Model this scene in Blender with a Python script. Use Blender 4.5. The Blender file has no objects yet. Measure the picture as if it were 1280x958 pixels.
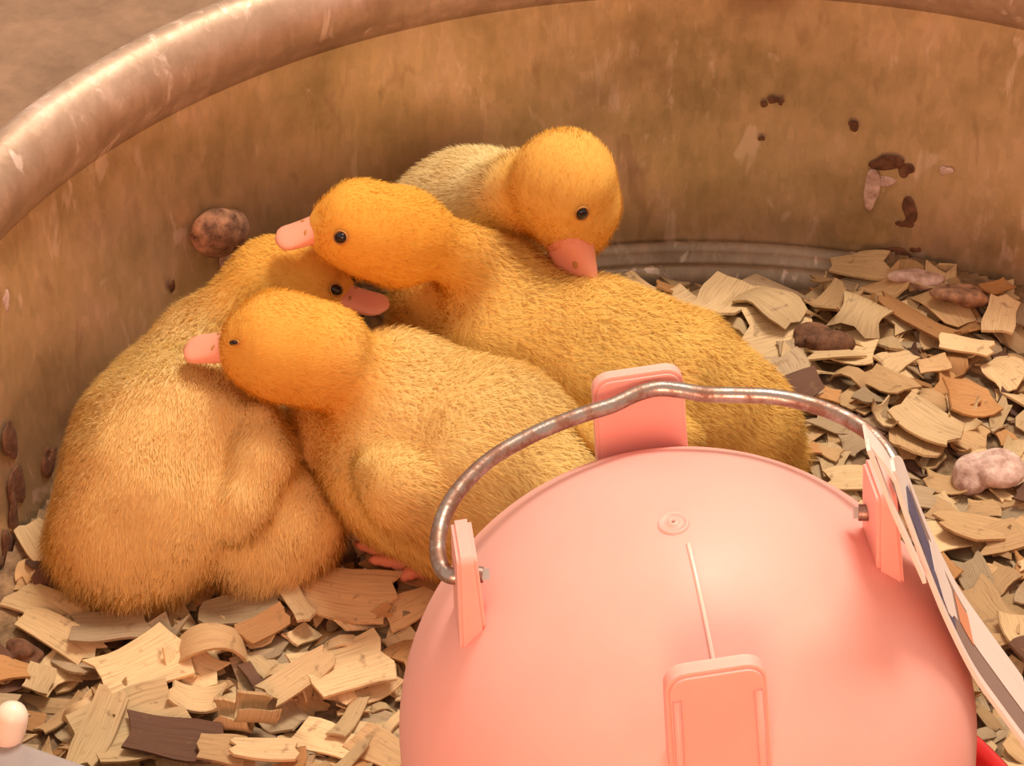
import bpy, bmesh, math, random
import numpy as np
from mathutils import Vector, Matrix
from mathutils.bvhtree import BVHTree

scene = bpy.context.scene
col = scene.collection
PI = math.pi
# ------------------------------------------------------------------ camera
PITCH = math.radians(38.3); DIST = 0.85; FPX = 3050.0
cam_d = bpy.data.cameras.new('camera'); cam = bpy.data.objects.new('camera', cam_d); col.objects.link(cam)
CAM = Vector((0, -DIST*math.cos(PITCH), DIST*math.sin(PITCH)))
cam.location = CAM; cam.rotation_euler = (PI/2 - PITCH, 0, 0)
cam_d.sensor_width = 36; cam_d.lens = 36*FPX/1280; cam_d.clip_start = 0.01; cam_d.clip_end = 50
scene.camera = cam
# ------------------------------------------------------------------ world, lights, exposure
w = bpy.data.worlds.new('world'); scene.world = w; w.use_nodes = True
bg = w.node_tree.nodes['Background']; bg.inputs[0].default_value = (1.0, 0.74, 0.57, 1); bg.inputs[1].default_value = 0.74
def area(name, loc, target, size, power, color, spread=PI):
    d = bpy.data.lights.new(name, 'AREA'); d.shape = 'DISK'; d.size = size; d.energy = power; d.color = color; d.spread = spread
    o = bpy.data.objects.new(name, d); col.objects.link(o); o.location = loc
    o.rotation_euler = (Vector(target)-Vector(loc)).to_track_quat('-Z', 'Y').to_euler(); return o
area('ceiling_light', (0.35, 0.35, 1.5), (0, -0.05, 0), 0.5, 23, (1.0, 0.85, 0.68))
area('heat_lamp', (-0.05, -1.0, 0.42), (0.05, -0.1, 0.05), 0.3, 4.4, (1.0, 0.42, 0.25))
vs = scene.view_settings
vs.view_transform = 'Standard'; vs.look = 'None'; vs.gamma = 1; vs.use_curve_mapping = False; vs.exposure = 0.1

# ------------------------------------------------------------------ helpers
FW = Vector((0, math.cos(PITCH), -math.sin(PITCH))); UP = Vector((0, math.sin(PITCH), math.cos(PITCH))); RT = Vector((1, 0, 0))
def ray(px, py): return (FW*FPX + RT*(px-640) - UP*(py-479)).normalized()
def P(px, py, z):
    d = ray(px, py); return CAM + d*((z-CAM.z)/d.z)
def on_plane(px, py, p0, n):
    d = ray(px, py); return CAM + d*((p0-CAM).dot(n)/d.dot(n))
def to_px(p):
    v = Vector(p)-CAM; z = v.dot(FW); return 640+FPX*v.x/z, 479-FPX*v.dot(UP)/z

def tag(o, label=None, cat=None, group=None, kind=None):
    if label: o['label'] = label
    if cat: o['category'] = cat
    if group: o['group'] = group
    if kind: o['kind'] = kind
    return o
def empty(name, loc=(0,0,0), rot=(0,0,0)):
    o = bpy.data.objects.new(name, None); o.location = loc; o.rotation_euler = rot; o.empty_display_size = .01; col.objects.link(o); return o
def mesh_obj(name, verts, faces, mat, parent=None, smooth=True):
    me = bpy.data.meshes.new(name); me.from_pydata([tuple(v) for v in verts], [], [tuple(int(i) for i in f) for f in faces]); me.update()
    if smooth: me.polygons.foreach_set('use_smooth', [True]*len(me.polygons))
    if mat: me.materials.append(mat)
    o = bpy.data.objects.new(name, me); col.objects.link(o)
    if parent: o.parent = parent
    return o
def bm_obj(name, bm, mat, parent=None, smooth=True):
    bmesh.ops.recalc_face_normals(bm, faces=bm.faces)
    me = bpy.data.meshes.new(name); bm.to_mesh(me); bm.free()
    if smooth: me.polygons.foreach_set('use_smooth', [True]*len(me.polygons))
    me.materials.append(mat)
    o = bpy.data.objects.new(name, me); col.objects.link(o)
    if parent: o.parent = parent
    return o
def autosmooth(o, deg=40):
    me = o.data; bm = bmesh.new(); bm.from_mesh(me)
    for e in bm.edges:
        if len(e.link_faces) == 2 and e.calc_face_angle(0) > math.radians(deg): e.smooth = False
    bm.to_mesh(me); bm.free()
def lathe(profile, n=96, close=False):
    vs_, fs = [], []
    m = len(profile)
    for k in range(n):
        a = 2*PI*k/n
        for r, z in profile: vs_.append((r*math.cos(a), r*math.sin(a), z))
    for k in range(n):
        k2 = (k+1) % n
        for i in range(m-1 if not close else m):
            j = (i+1) % m
            fs.append((k*m+i, k2*m+i, k2*m+j, k*m+j))
    return vs_, fs
def tube(points, radius, n=12, cap=True, squash=1.0):
    pts = [Vector(p) for p in points]; vs_, fs = [], []
    ref = Vector((0, 0, 1)); rads = radius if hasattr(radius, '__len__') else [radius]*len(pts)
    t0 = (pts[1]-pts[0]).normalized()
    nrm = t0.cross(ref); nrm = (nrm if nrm.length > .1 else t0.cross(Vector((1,0,0)))).normalized()
    for i, p in enumerate(pts):
        t = (pts[min(i+1, len(pts)-1)]-pts[max(i-1, 0)]).normalized()
        nrm = (nrm - t*nrm.dot(t)).normalized(); b = t.cross(nrm)
        for k in range(n):
            a = 2*PI*k/n; vs_.append(p + (nrm*math.cos(a)+b*math.sin(a)*squash)*rads[i])
    for i in range(len(pts)-1):
        for k in range(n):
            k2 = (k+1) % n; fs.append((i*n+k, i*n+k2, (i+1)*n+k2, (i+1)*n+k))
    if cap:
        fs.append(tuple(range(n))[::-1]); fs.append(tuple((len(pts)-1)*n+k for k in range(n)))
    return vs_, fs
def catmull(pts, sub=8):
    P_ = [Vector(p) for p in pts]; P_ = [P_[0]*2-P_[1]] + P_ + [P_[-1]*2-P_[-2]]; out = []
    for i in range(1, len(P_)-2):
        for k in range(sub):
            t = k/sub; a, b, c, d = P_[i-1:i+3]
            out.append(.5*((2*b)+(-a+c)*t+(2*a-5*b+4*c-d)*t*t+(-a+3*b-3*c+d)*t**3))
    out.append(P_[-2]); return out

class NT:
    def __init__(s, name):
        s.m = bpy.data.materials.new(name); s.m.use_nodes = True; s.t = s.m.node_tree; s.b = s.t.nodes['Principled BSDF']
    def n(s, typ, **kw):
        nd = s.t.nodes.new(typ)
        for k, v in kw.items():
            if k.startswith('_'): setattr(nd, k[1:], v)
            else: nd.inputs[k.replace('_', ' ')].default_value = v
        return nd
    def l(s, a, b): s.t.links.new(a, b)
    def set(s, **kw):
        for k, v in kw.items(): s.b.inputs[k.replace('_', ' ')].default_value = v
        return s
    def ramp(s, fac, stops):
        r = s.t.nodes.new('ShaderNodeValToRGB'); el = r.color_ramp.elements
        while len(el) < len(stops): el.new(.5)
        for e, (p, c) in zip(el, stops): e.position = p; e.color = (*c, 1) if len(c) == 3 else c
        s.l(fac, r.inputs[0]); return r.outputs[0]
    def mix(s, fac, a, b, mode='MIX'):
        m = s.t.nodes.new('ShaderNodeMix'); m.data_type = 'RGBA'; m.blend_type = mode
        for sock, v in ((m.inputs[0], fac), (m.inputs[6], a), (m.inputs[7], b)):
            if hasattr(v, 'links'): s.l(v, sock)
            else: sock.default_value = v if not hasattr(v, '__len__') else (*v, 1)[:4]
        return m.outputs[2]
def simple(name, color, rough=.5, metal=0, **kw):
    m = NT(name); m.set(Base_Color=(*color, 1), Roughness=rough, Metallic=metal, **kw); return m.m

# ------------------------------------------------------------------ materials
def make_metal(name='galvanised_metal', tone=((.44, .34, .19), (.66, .50, .31), (.84, .62, .50)), metallic=.66, rough=1.0):
    m = NT(name); tc = m.n('ShaderNodeTexCoord')
    n1 = m.n('ShaderNodeTexNoise', Scale=22, Detail=5, Roughness=.62); m.l(tc.outputs['Object'], n1.inputs['Vector'])
    mp = m.n('ShaderNodeMapping'); mp.inputs['Scale'].default_value = (1, 1, .35); m.l(tc.outputs['Object'], mp.inputs[0])
    v = m.n('ShaderNodeTexVoronoi', Scale=420, _feature='F1'); m.l(mp.outputs[0], v.inputs['Vector'])
    n2 = m.n('ShaderNodeTexNoise', Scale=150, Detail=6, Roughness=.7); m.l(mp.outputs[0], n2.inputs['Vector'])
    base = m.ramp(n1.outputs[0], [(.3, tone[0]), (.5, tone[1]), (.72, tone[2])])
    sp = m.ramp(v.outputs['Color'], [(.1, (.92, .91, .90)), (.9, (1.06, 1.05, 1.05))])
    c = m.mix(1.0, base, sp, 'MULTIPLY')
    wht = m.ramp(n2.outputs[0], [(.56, (0, 0, 0)), (.68, (1, 1, 1))])
    n3 = m.n('ShaderNodeTexNoise', Scale=9, Detail=2); m.l(tc.outputs['Object'], n3.inputs['Vector'])
    msk = m.ramp(n3.outputs[0], [(.42, (0, 0, 0)), (.62, (.55, .55, .55))])
    f = m.mix(1.0, wht, msk, 'MULTIPLY')
    c = m.mix(f, c, (.92, .76, .66))
    n4 = m.n('ShaderNodeTexNoise', Scale=14, Detail=4); mp2 = m.n('ShaderNodeMapping'); mp2.inputs['Location'].default_value = (3, 1, 7)
    m.l(tc.outputs['Object'], mp2.inputs[0]); m.l(mp2.outputs[0], n4.inputs['Vector'])
    n5 = m.n('ShaderNodeTexNoise', Scale=95, Detail=3, Roughness=.55, Distortion=.6); m.l(mp.outputs[0], n5.inputs['Vector'])
    fl5 = m.ramp(n5.outputs[0], [(.63, (0, 0, 0)), (.69, (.55, .55, .55))]); c = m.mix(fl5, c, (.95, .78, .68))
    dk5 = m.ramp(n5.outputs[0], [(.30, (.5, .5, .5)), (.38, (0, 0, 0))]); c = m.mix(dk5, c, (.42, .27, .18))
    d = m.ramp(n4.outputs[0], [(.60, (0, 0, 0)), (.72, (.6, .6, .6))])
    c = m.mix(d, c, (.22, .11, .06))
    m.l(c, m.b.inputs['Base Color'])
    m.set(Metallic=metallic)
    r = m.ramp(n2.outputs[0], [(.3, (.32*rough,)*3), (.7, (.50*rough,)*3)]); m.l(r, m.b.inputs['Roughness'])
    bp = m.n('ShaderNodeBump', Strength=.25, Distance=.0006); m.l(n2.outputs[0], bp.inputs['Height']); m.l(bp.outputs[0], m.b.inputs['Normal'])
    return m.m
def make_down():
    m = NT('duckling_down'); a = m.n('ShaderNodeAttribute', _attribute_name='tint')
    m.l(a.outputs['Color'], m.b.inputs['Base Color']); m.set(Roughness=.95, Specular_IOR_Level=.1)
    tr = m.n('ShaderNodeBsdfTranslucent'); m.l(a.outputs['Color'], tr.inputs['Color'])
    mx = m.n('ShaderNodeMixShader'); mx.inputs[0].default_value = .35
    m.l(m.b.outputs[0], mx.inputs[1]); m.l(tr.outputs[0], mx.inputs[2]); m.l(mx.outputs[0], m.t.nodes['Material Output'].inputs[0])
    return m.m
def make_wood():
    m = NT('wood_shaving'); uv = m.n('ShaderNodeUVMap'); mp = m.n('ShaderNodeMapping'); mp.inputs['Scale'].default_value = (.7, 14, 1)
    m.l(uv.outputs[0], mp.inputs[0])
    n = m.n('ShaderNodeTexNoise', Scale=2.4, Detail=4, Roughness=.6); m.l(mp.outputs[0], n.inputs['Vector'])
    n2 = m.n('ShaderNodeTexNoise', Scale=260, Detail=3); tc = m.n('ShaderNodeTexCoord'); m.l(tc.outputs['Object'], n2.inputs['Vector'])
    a = m.n('ShaderNodeAttribute', _attribute_name='tint')
    g = m.ramp(n.outputs[0], [(.30, (.66, .60, .54)), (.5, (1, 1, 1)), (.75, (1.14, 1.1, 1.06))])
    c = m.mix(1.0, a.outputs['Color'], g, 'MULTIPLY')
    dirt = m.ramp(n2.outputs[0], [(.62, (0, 0, 0)), (.74, (.6, .6, .6))]); c = m.mix(dirt, c, (.20, .12, .06))
    oi = m.n('ShaderNodeObjectInfo'); rr = m.ramp(oi.outputs['Random'], [(0, (.78, .76, .73)), (1, (1.12, 1.1, 1.1))])
    c = m.mix(1.0, c, rr, 'MULTIPLY')
    m.l(c, m.b.inputs['Base Color']); m.set(Roughness=.72, Specular_IOR_Level=.3)
    bp = m.n('ShaderNodeBump', Strength=.35, Distance=.0004); m.l(n.outputs[0], bp.inputs['Height']); m.l(bp.outputs[0], m.b.inputs['Normal'])
    return m.m
def make_plastic(name, color, rough=.28, sss=.25):
    m = NT(name); tc = m.n('ShaderNodeTexCoord'); n = m.n('ShaderNodeTexNoise', Scale=45, Detail=5, Roughness=.6); m.l(tc.outputs['Object'], n.inputs['Vector'])
    c = m.ramp(n.outputs[0], [(.35, tuple(x*.95 for x in color)), (.65, color)]); m.l(c, m.b.inputs['Base Color'])
    r = m.ramp(n.outputs[0], [(.3, (rough*.8,)*3), (.7, (rough*1.3,)*3)]); m.l(r, m.b.inputs['Roughness'])
    m.set(Subsurface_Weight=sss, Subsurface_Scale=.01, Specular_IOR_Level=.35); m.b.inputs['Subsurface Radius'].default_value = (1, .5, .3)
    return m.m
def make_dirt(name, c1, c2, scale=120, rough=.9, bump=.6):
    m = NT(name); tc = m.n('ShaderNodeTexCoord'); n = m.n('ShaderNodeTexNoise', Scale=scale, Detail=6, Roughness=.65); m.l(tc.outputs['Object'], n.inputs['Vector'])
    m.l(m.ramp(n.outputs[0], [(.32, c1), (.68, c2)]), m.b.inputs['Base Color']); m.set(Roughness=rough)
    bp = m.n('ShaderNodeBump', Strength=bump, Distance=.001); m.l(n.outputs[0], bp.inputs['Height']); m.l(bp.outputs[0], m.b.inputs['Normal']); return m.m
def make_wire():
    m = NT('rusty_wire'); tc = m.n('ShaderNodeTexCoord'); n = m.n('ShaderNodeTexNoise', Scale=190, Detail=5, Roughness=.7); m.l(tc.outputs['Object'], n.inputs['Vector'])
    m.l(m.ramp(n.outputs[0], [(.40, (.42, .37, .34)), (.58, (.26, .15, .11))]), m.b.inputs['Base Color'])
    m.l(m.ramp(n.outputs[0], [(.4, (.25,)*3), (.6, (.6,)*3)]), m.b.inputs['Roughness']); m.set(Metallic=.9)
    bp = m.n('ShaderNodeBump', Strength=.4, Distance=.0004); m.l(n.outputs[0], bp.inputs['Height']); m.l(bp.outputs[0], m.b.inputs['Normal']); return m.m
M = dict(rim=make_metal('pink_lit_rim_metal', ((.38, .26, .18), (.54, .39, .29), (.76, .56, .49)), .5, 1.25), dark_metal=make_metal('dark_ring_metal', ((.20, .15, .10), (.34, .26, .19), (.46, .36, .28)), .5, 1.1), gloss=simple('seam_highlight_pink', (.95, .62, .55), .08), metal=make_metal(), down=make_down(), wood=make_wood(), jar=make_plastic('pink_plastic', (.86, .42, .37), .45),
         red=make_plastic('red_plastic', (.55, .02, .02), .3, .1), wire=make_wire(), steel=simple('bright_steel', (.7, .66, .62), .2, 1),
         bill=make_plastic('bill_skin', (.86, .36, .25), .42, .3), eye=simple('eye_black', (.012, .008, .012), .08), lid=simple('eyelid_skin', (.45, .20, .05), .7),
         foot=make_plastic('foot_skin', (.60, .20, .12), .5, .3), bed=make_dirt('litter_dust', (.10, .06, .03), (.34, .22, .12), 160, .95, .9),
         dung=make_dirt('dried_dropping', (.07, .028, .014), (.22, .10, .05), 300), dungpale=make_dirt('pale_dropping', (.35, .20, .16), (.80, .62, .55), 220),
         rust=make_dirt('rusty_crust', (.08, .035, .02), (.50, .27, .16), 190), card=simple('white_card', (.85, .72, .66), .45), navy=make_dirt('navy_print', (.05, .05, .12), (.16, .15, .26), 400, .5, 0),
         brown=simple('brown_print', (.30, .20, .17), .5), orange=simple('orange_print', (.75, .30, .16), .5), pale=simple('cream_plastic', (.92, .82, .70), .35),
         floor=make_dirt('brown_floor', (.20, .115, .065), (.34, .20, .12), 40, .7, .2), grey=make_dirt('grey_metal', (.26, .24, .24), (.36, .33, .33), 60, .45, .1),
         brownfeed=simple('smear', (.6, .42, .34), .5))

# ------------------------------------------------------------------ tank
TCX, TCY, TA, TB = .068, -.150, .232, .222
Y_END = -.75
def tank_pt(s, d, z):
    """s: angle 0..pi on the round end"""
    return ((TCX+(TA+d)*math.cos(s)), TCY+(TB+d)*math.sin(s), z)
def wall_f(x, y):    # >0 outside of the tank wall (distance-like)
    x = np.asarray(x); y = np.asarray(y)
    e = np.sqrt(((x-TCX)/TA)**2+(np.maximum(y-TCY, 0)/TB)**2)
    return (e-1)*(.5*(TA+TB))
def wall_point(px, py):
    d = ray(px, py); t = .3
    while t < 2:
        p = CAM+d*t
        if float(wall_f(p.x, p.y)) > -.0006: break
        t += .0008
    s = math.atan2((p.y-TCY)/TB, (p.x-TCX)/TA); n = Vector((-math.cos(s)/TA, -math.sin(s)/TB, 0)).normalized()
    return p, n
def stations():
    st = []
    for y in np.linspace(Y_END, TCY, 14)[:-1]: st.append(('r', y))
    for s in np.linspace(0, PI, 97): st.append(('a', s))
    for y in np.linspace(TCY, Y_END, 14)[1:]: st.append(('l', y))
    for s in np.linspace(PI, 2*PI, 41)[1:-1]: st.append(('b', s))
    return st
def sweep(profile, name, mat, parent, closed=False):
    st = stations(); vs_, fs = [], []; m = len(profile)
    for k, v in st:
        for d, z in profile:
            if k == 'r': vs_.append((TCX+TA+d, v, z))
            elif k == 'l': vs_.append((TCX-TA-d, v, z))
            elif k == 'a': vs_.append(tank_pt(v, d, z))
            else: vs_.append((TCX+(TA+d)*math.cos(v), Y_END+(TB+d)*math.sin(v), z))
    n = len(st)
    for i in range(n):
        j = (i+1) % n
        for q in range(m if closed else m-1):
            q2 = (q+1) % m
            fs.append((i*m+q, i*m+q2, j*m+q2, j*m+q))
    return mesh_obj(name, vs_, fs, mat, parent)
FLOOR_Z = -.012
fl = mesh_obj('floor', [(-3, -3, FLOOR_Z), (3, -3, FLOOR_Z), (3, 4, FLOOR_Z), (-3, 4, FLOOR_Z)], [(0, 1, 2, 3)], M['floor'], smooth=False); tag(fl, kind='structure')
tank = empty('stock_tank', (TCX, TCY, 0)); tag(tank, 'galvanised metal stock tank with rolled rim holding the ducklings and wood shavings', 'tank')
tank.location = (0, 0, FLOOR_Z)
def tk(o): o.location.z -= FLOOR_Z; return o
prof = [(0, .004), (0, .03), (.0008, .06), (.0014, .085), (.0018, .105), (.0022, .1118)]
outer = [(.0062, .1118), (.0055, .105), (.005, .06), (.004, .0), (.004, -.012), (.0, -.012)]
tw_ = tk(sweep(prof+outer, 'tank_wall', M['metal'], tank, True)); autosmooth(tw_, 45)
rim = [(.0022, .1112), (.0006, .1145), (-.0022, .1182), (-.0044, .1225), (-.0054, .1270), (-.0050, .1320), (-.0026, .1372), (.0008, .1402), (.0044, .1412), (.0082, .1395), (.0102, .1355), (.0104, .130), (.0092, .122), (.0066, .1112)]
tk(sweep(rim, 'rim', M['rim'], tank, True))  # pink lamp light on the rim is put into this metal's base colour
ring = [(-.0005, .0105), (-.003, .0110), (-.0048, .0085), (-.0058, .0055), (-.0082, .0050), (-.0100, .0068), (-.0125, .0062), (-.014, .003), (-.016, .0005), (-.016, -.0005), (-.0005, -.0005)]
tk(sweep(ring, 'bottom_ring', M['dark_metal'], tank, True))  # bottom ring uses a darker version of the wall metal
bot = [(-.0155, .0004), (-.0155, -.010)]
o = sweep([(-.0155, .0006), (-.0155, -.0115)], 'tank_bottom', M['metal'], tank)
bm = bmesh.new(); bm.from_mesh(o.data); bm.verts.ensure_lookup_table(); N = len(bm.verts)//2
bm.faces.new([bm.verts[2*i] for i in range(N)]); bm.faces.new([bm.verts[2*i+1] for i in range(N)][::-1]); bm.to_mesh(o.data); bm.free()
o.data.polygons.foreach_set('use_smooth', [False]*len(o.data.polygons)); tk(o)

def blob(name, center, r, mat, parent=None, n=Vector((0, 0, 1)), flat=1.0, rough=.3, seed=0, sub=3, stretch=(1, 1)):
    rs = np.random.RandomState(seed); bm = bmesh.new(); bmesh.ops.create_icosphere(bm, subdivisions=sub, radius=1)
    dirs = rs.normal(size=(9, 3)); dirs /= np.linalg.norm(dirs, axis=1)[:, None]; am = rs.uniform(-1, 1, 9)
    rot = Vector(n).to_track_quat('Z', 'Y').to_matrix()
    for v in bm.verts:
        c = np.array(v.co); q = 1+rough*float((am*np.sin(3.2*(dirs@c)+am*5)).sum())/3
        p = Vector((c[0]*q*stretch[0], c[1]*q*stretch[1], c[2]*q*flat))*r; v.co = Vector(center)+rot@p
    return bm_obj(name, bm, mat, parent)

# drain plug and splatters on the wall
p, n = wall_point(266, 284)
pl = blob('drain_plug', p+n*.003, .0100, M['rust'], tank, n, .7, .22, 6, 4, (1.05, .95)); tk(pl)
tag(pl, 'rusty crusted round plug')
tk(blob('drip_streak', wall_point(287, 330)[0], .0042, M['dungpale'], tank, wall_point(287, 330)[1], .12, .3, 8, 3, (1, 2)))
for k, (x, y, r, m_, st) in enumerate([(1113, 204, .0036, 'dung', (1.7, .8)), (1133, 213, .0022, 'dung', (1, 1.2)), (1137, 266, .0026, 'dung', (1, 2.)), (1130, 280, .0017, 'dung', (1.3, 1)), (1066, 157, .0020, 'dung', (1, 1)),
        (1090, 238, .0042, 'dungpale', (.7, 1.7)), (1103, 226, .0030, 'dungpale', (1.7, .6)), (968, 125, .0015, 'dung', (1.4, .8)), (954, 130, .0012, 'dung', (1.2, .8)), (977, 128, .001, 'dung', (1, 1)), (952, 173, .001, 'dung', (1, 1)),
        (1119, 328, .0062, 'dung', (1.2, 1)), (1145, 312, .0015, 'dung', (1, 1)), (992, 332, .0018, 'dung', (.8, 1.3)), (1183, 213, .0020, 'dungpale', (1, 1)),
        (12, 552, .0035, 'dung', (1, 2.2)), (20, 610, .0035, 'dung', (1.3, 1.6)), (18, 640, .003, 'dung', (.9, 2)), (62, 572, .004, 'dung', (1, 1.1)), (8, 700, .004, 'dung', (1, 2.2)), (215, 358, .0012, 'dung', (1, 2)), (8, 375, .0015, 'dungpale', (1, 2))]):
    p, n = wall_point(x, y); tk(blob('splatter', p, r, M[m_], tank, n, .13, .75, 30+k, 3, st))

# ------------------------------------------------------------------ litter
rng = np.random.RandomState(11); random.seed(4)
GX0, GX1, GY0, GY1, GS = TCX-.24, TCX+.24, -.47, .09, .001
NX, NY = int((GX1-GX0)/GS), int((GY1-GY0)/GS)
gx = GX0+(np.arange(NX)+.5)*GS; gy = GY0+(np.arange(NY)+.5)*GS
XX, YY = np.meshgrid(gx, gy, indexing='ij')
def vnoise(x, y, s, seed):
    r = np.random.RandomState(seed).rand(64, 64); u, v = x/s+100, y/s+100
    iu, iv = np.floor(u).astype(int), np.floor(v).astype(int); fu, fv = u-iu, v-iv; fu = fu*fu*(3-2*fu); fv = fv*fv*(3-2*fv)
    g = lambda a, b: r[a % 64, b % 64]
    return (g(iu, iv)*(1-fu)+g(iu+1, iv)*fu)*(1-fv)+(g(iu, iv+1)*(1-fu)+g(iu+1, iv+1)*fu)*fv
def cover(x): return np.clip(np.maximum((-.02-x)/.03, (x-.105)/.03), 0, 1)
def bed_h(x, y):
    cv = cover(x); edge = np.maximum(np.clip((-.016-wall_f(x, y))/.03, 0, 1), 0)
    h = .0008+edge*(.0035+.0035*vnoise(x, y, .05, 1)+.0018*vnoise(x, y, .012, 2)+.001*vnoise(x, y, .004, 3))
    return h+cv*np.maximum(0, .0105+.0025*vnoise(x, y, .02, 5)+.001*vnoise(x, y, .004, 6)-h)*np.clip(1+(wall_f(x, y)+.012)/.03, 0, 1)
H = bed_h(XX, YY)
# bed mesh
bx = np.linspace(GX0, GX1, 300); by = np.linspace(GY0, GY1, 340); BX, BY = np.meshgrid(bx, by, indexing='ij')
ins = wall_f(BX, BY) < np.where(cover(BX) > 0, -.0008, -.013)
bv = np.stack([BX, BY, np.where(ins, bed_h(BX, BY), -.0)], -1).reshape(-1, 3)
idx = np.arange(300*340).reshape(300, 340); q = ins[:-1, :-1] & ins[1:, :-1] & ins[:-1, 1:] & ins[1:, 1:]
bf = np.stack([idx[:-1, :-1], idx[1:, :-1], idx[1:, 1:], idx[:-1, 1:]], -1)[q]
bed = mesh_obj('litter_bed', bv, bf, M['bed']); tag(bed, 'brown dusty crumbled litter under the wood shavings on the tank bottom', 'litter', kind='stuff')

TINTS = {'pale cream': (.80, .60, .34), 'tan': (.64, .43, .22), 'orange-brown': (.56, .30, .12), 'greyish beige': (.50, .38, .24), 'dark brown': (.16, .08, .05)}
def chip_arrays(L, W, ang, jag, seed, nx=6, ny=3, thick=.0007, twist=.15):
    """curled plate: returns grid (nx+1, ny+1, 3) mid-surface plus normals"""
    r = np.random.RandomState(seed)
    u = np.linspace(-.5, .5, nx+1)[:, None]*np.ones((1, ny+1)); v = np.linspace(-.5, .5, ny+1)[None, :]*np.ones((nx+1, 1))
    wl = 1+.22*np.interp(u[:, 0], [-.5, -.2, .2, .5], r.uniform(-1, 1, 4))
    x = u*L; y = v*W*wl[:, None]+.06*W*np.interp(u[:, 0], [-.5, 0, .5], r.uniform(-1, 1, 3))[:, None]
    j0 = r.uniform(-1, 1, ny+1)*jag*L*.5; j1 = r.uniform(-1, 1, ny+1)*jag*L*.5
    x = x+(np.clip(-u*2, 0, 1)**2)*j0[None, :]+(np.clip(u*2, 0, 1)**2)*j1[None, :]
    a = (x/L)*ang
    if abs(ang) > .05:
        R_ = L/ang; X = R_*np.sin(a); Z = R_*(1-np.cos(a)); n_ = np.stack([-np.sin(a), 0*a, np.cos(a)], -1)
        Rg = 1+.12*a*0
    else: X, Z = x, 0*x; n_ = np.stack([0*a, 0*a, 1+0*a], -1)
    Z = Z + twist*W*v*u*1.5 + .05*W*np.sin(v*4+r.rand()*6)
    g = np.stack([X, y, Z], -1); g[..., 2] -= g[..., 2].mean()
    return g, n_, thick, u, v
def chip_mesh_data(c):
    g, n_, th, u, v = c; nx, ny = g.shape[0], g.shape[1]
    top = (g+n_*th*.5).reshape(-1, 3); botm = (g-n_*th*.5).reshape(-1, 3); V = np.concatenate([top, botm]); o_ = nx*ny; F = []
    I = lambda i, j: i*ny+j
    for i in range(nx-1):
        for j in range(ny-1):
            F.append((I(i, j), I(i+1, j), I(i+1, j+1), I(i, j+1))); F.append((o_+I(i, j), o_+I(i, j+1), o_+I(i+1, j+1), o_+I(i+1, j)))
    bd = [(i, 0) for i in range(nx)]+[(nx-1, j) for j in range(1, ny)]+[(i, ny-1) for i in range(nx-2, -1, -1)]+[(0, j) for j in range(ny-2, 0, -1)]
    for a, b in zip(bd, bd[1:]+bd[:1]): F.append((I(*b), I(*a), o_+I(*a), o_+I(*b)))
    UV = np.stack([u.ravel(), v.ravel()], -1); UV = np.concatenate([UV, UV])
    return V, np.array(F), UV
def add_chip_layers(me, UV, tint_per_vert):
    li = np.zeros(len(me.loops), dtype=np.int32); me.loops.foreach_get('vertex_index', li)
    uvl = me.uv_layers.new(name='UVMap'); uvl.data.foreach_set('uv', UV[li].astype(np.float32).ravel())
    at = me.attributes.new('tint', 'FLOAT_COLOR', 'POINT'); at.data.foreach_set('color', np.concatenate([tint_per_vert, np.ones((len(tint_per_vert), 1))], 1).astype(np.float32).ravel())
    me.materials.append(M['wood'])
def chip_object_mesh(c, tint, seed):
    V, F, UV = chip_mesh_data(c); me = bpy.data.meshes.new('wood_shaving'); me.from_pydata(V.tolist(), [], F.tolist()); me.update()
    r = np.random.RandomState(seed); t = np.tile(np.array(tint)*r.uniform(.68, .94), (len(V), 1))
    add_chip_layers(me, UV*[1, 1]+r.rand(2)*20, t); me.polygons.foreach_set('use_smooth', [True]*len(me.polygons))
    o_ = bpy.data.objects.new('tmp', me); bm_ = bmesh.new(); bm_.from_mesh(me)
    for e in bm_.edges:
        if len(e.link_faces) == 2 and e.calc_face_angle(0) > .9: e.smooth = False
    bm_.to_mesh(me); bm_.free(); bpy.data.objects.remove(o_); return me
def dens(c):
    g = c[0]; nx, ny = g.shape[:2]; us = np.linspace(0, nx-1.001, 26); vs2 = np.linspace(0, ny-1.001, 18)
    iu = us.astype(int); iv = vs2.astype(int); fu = (us-iu)[:, None, None]; fv = (vs2-iv)[None, :, None]
    G = g[iu][:, iv]*(1-fu)*(1-fv)+g[iu+1][:, iv]*fu*(1-fv)+g[iu][:, iv+1]*(1-fu)*fv+g[iu+1][:, iv+1]*fu*fv
    return G.reshape(-1, 3)
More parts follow.
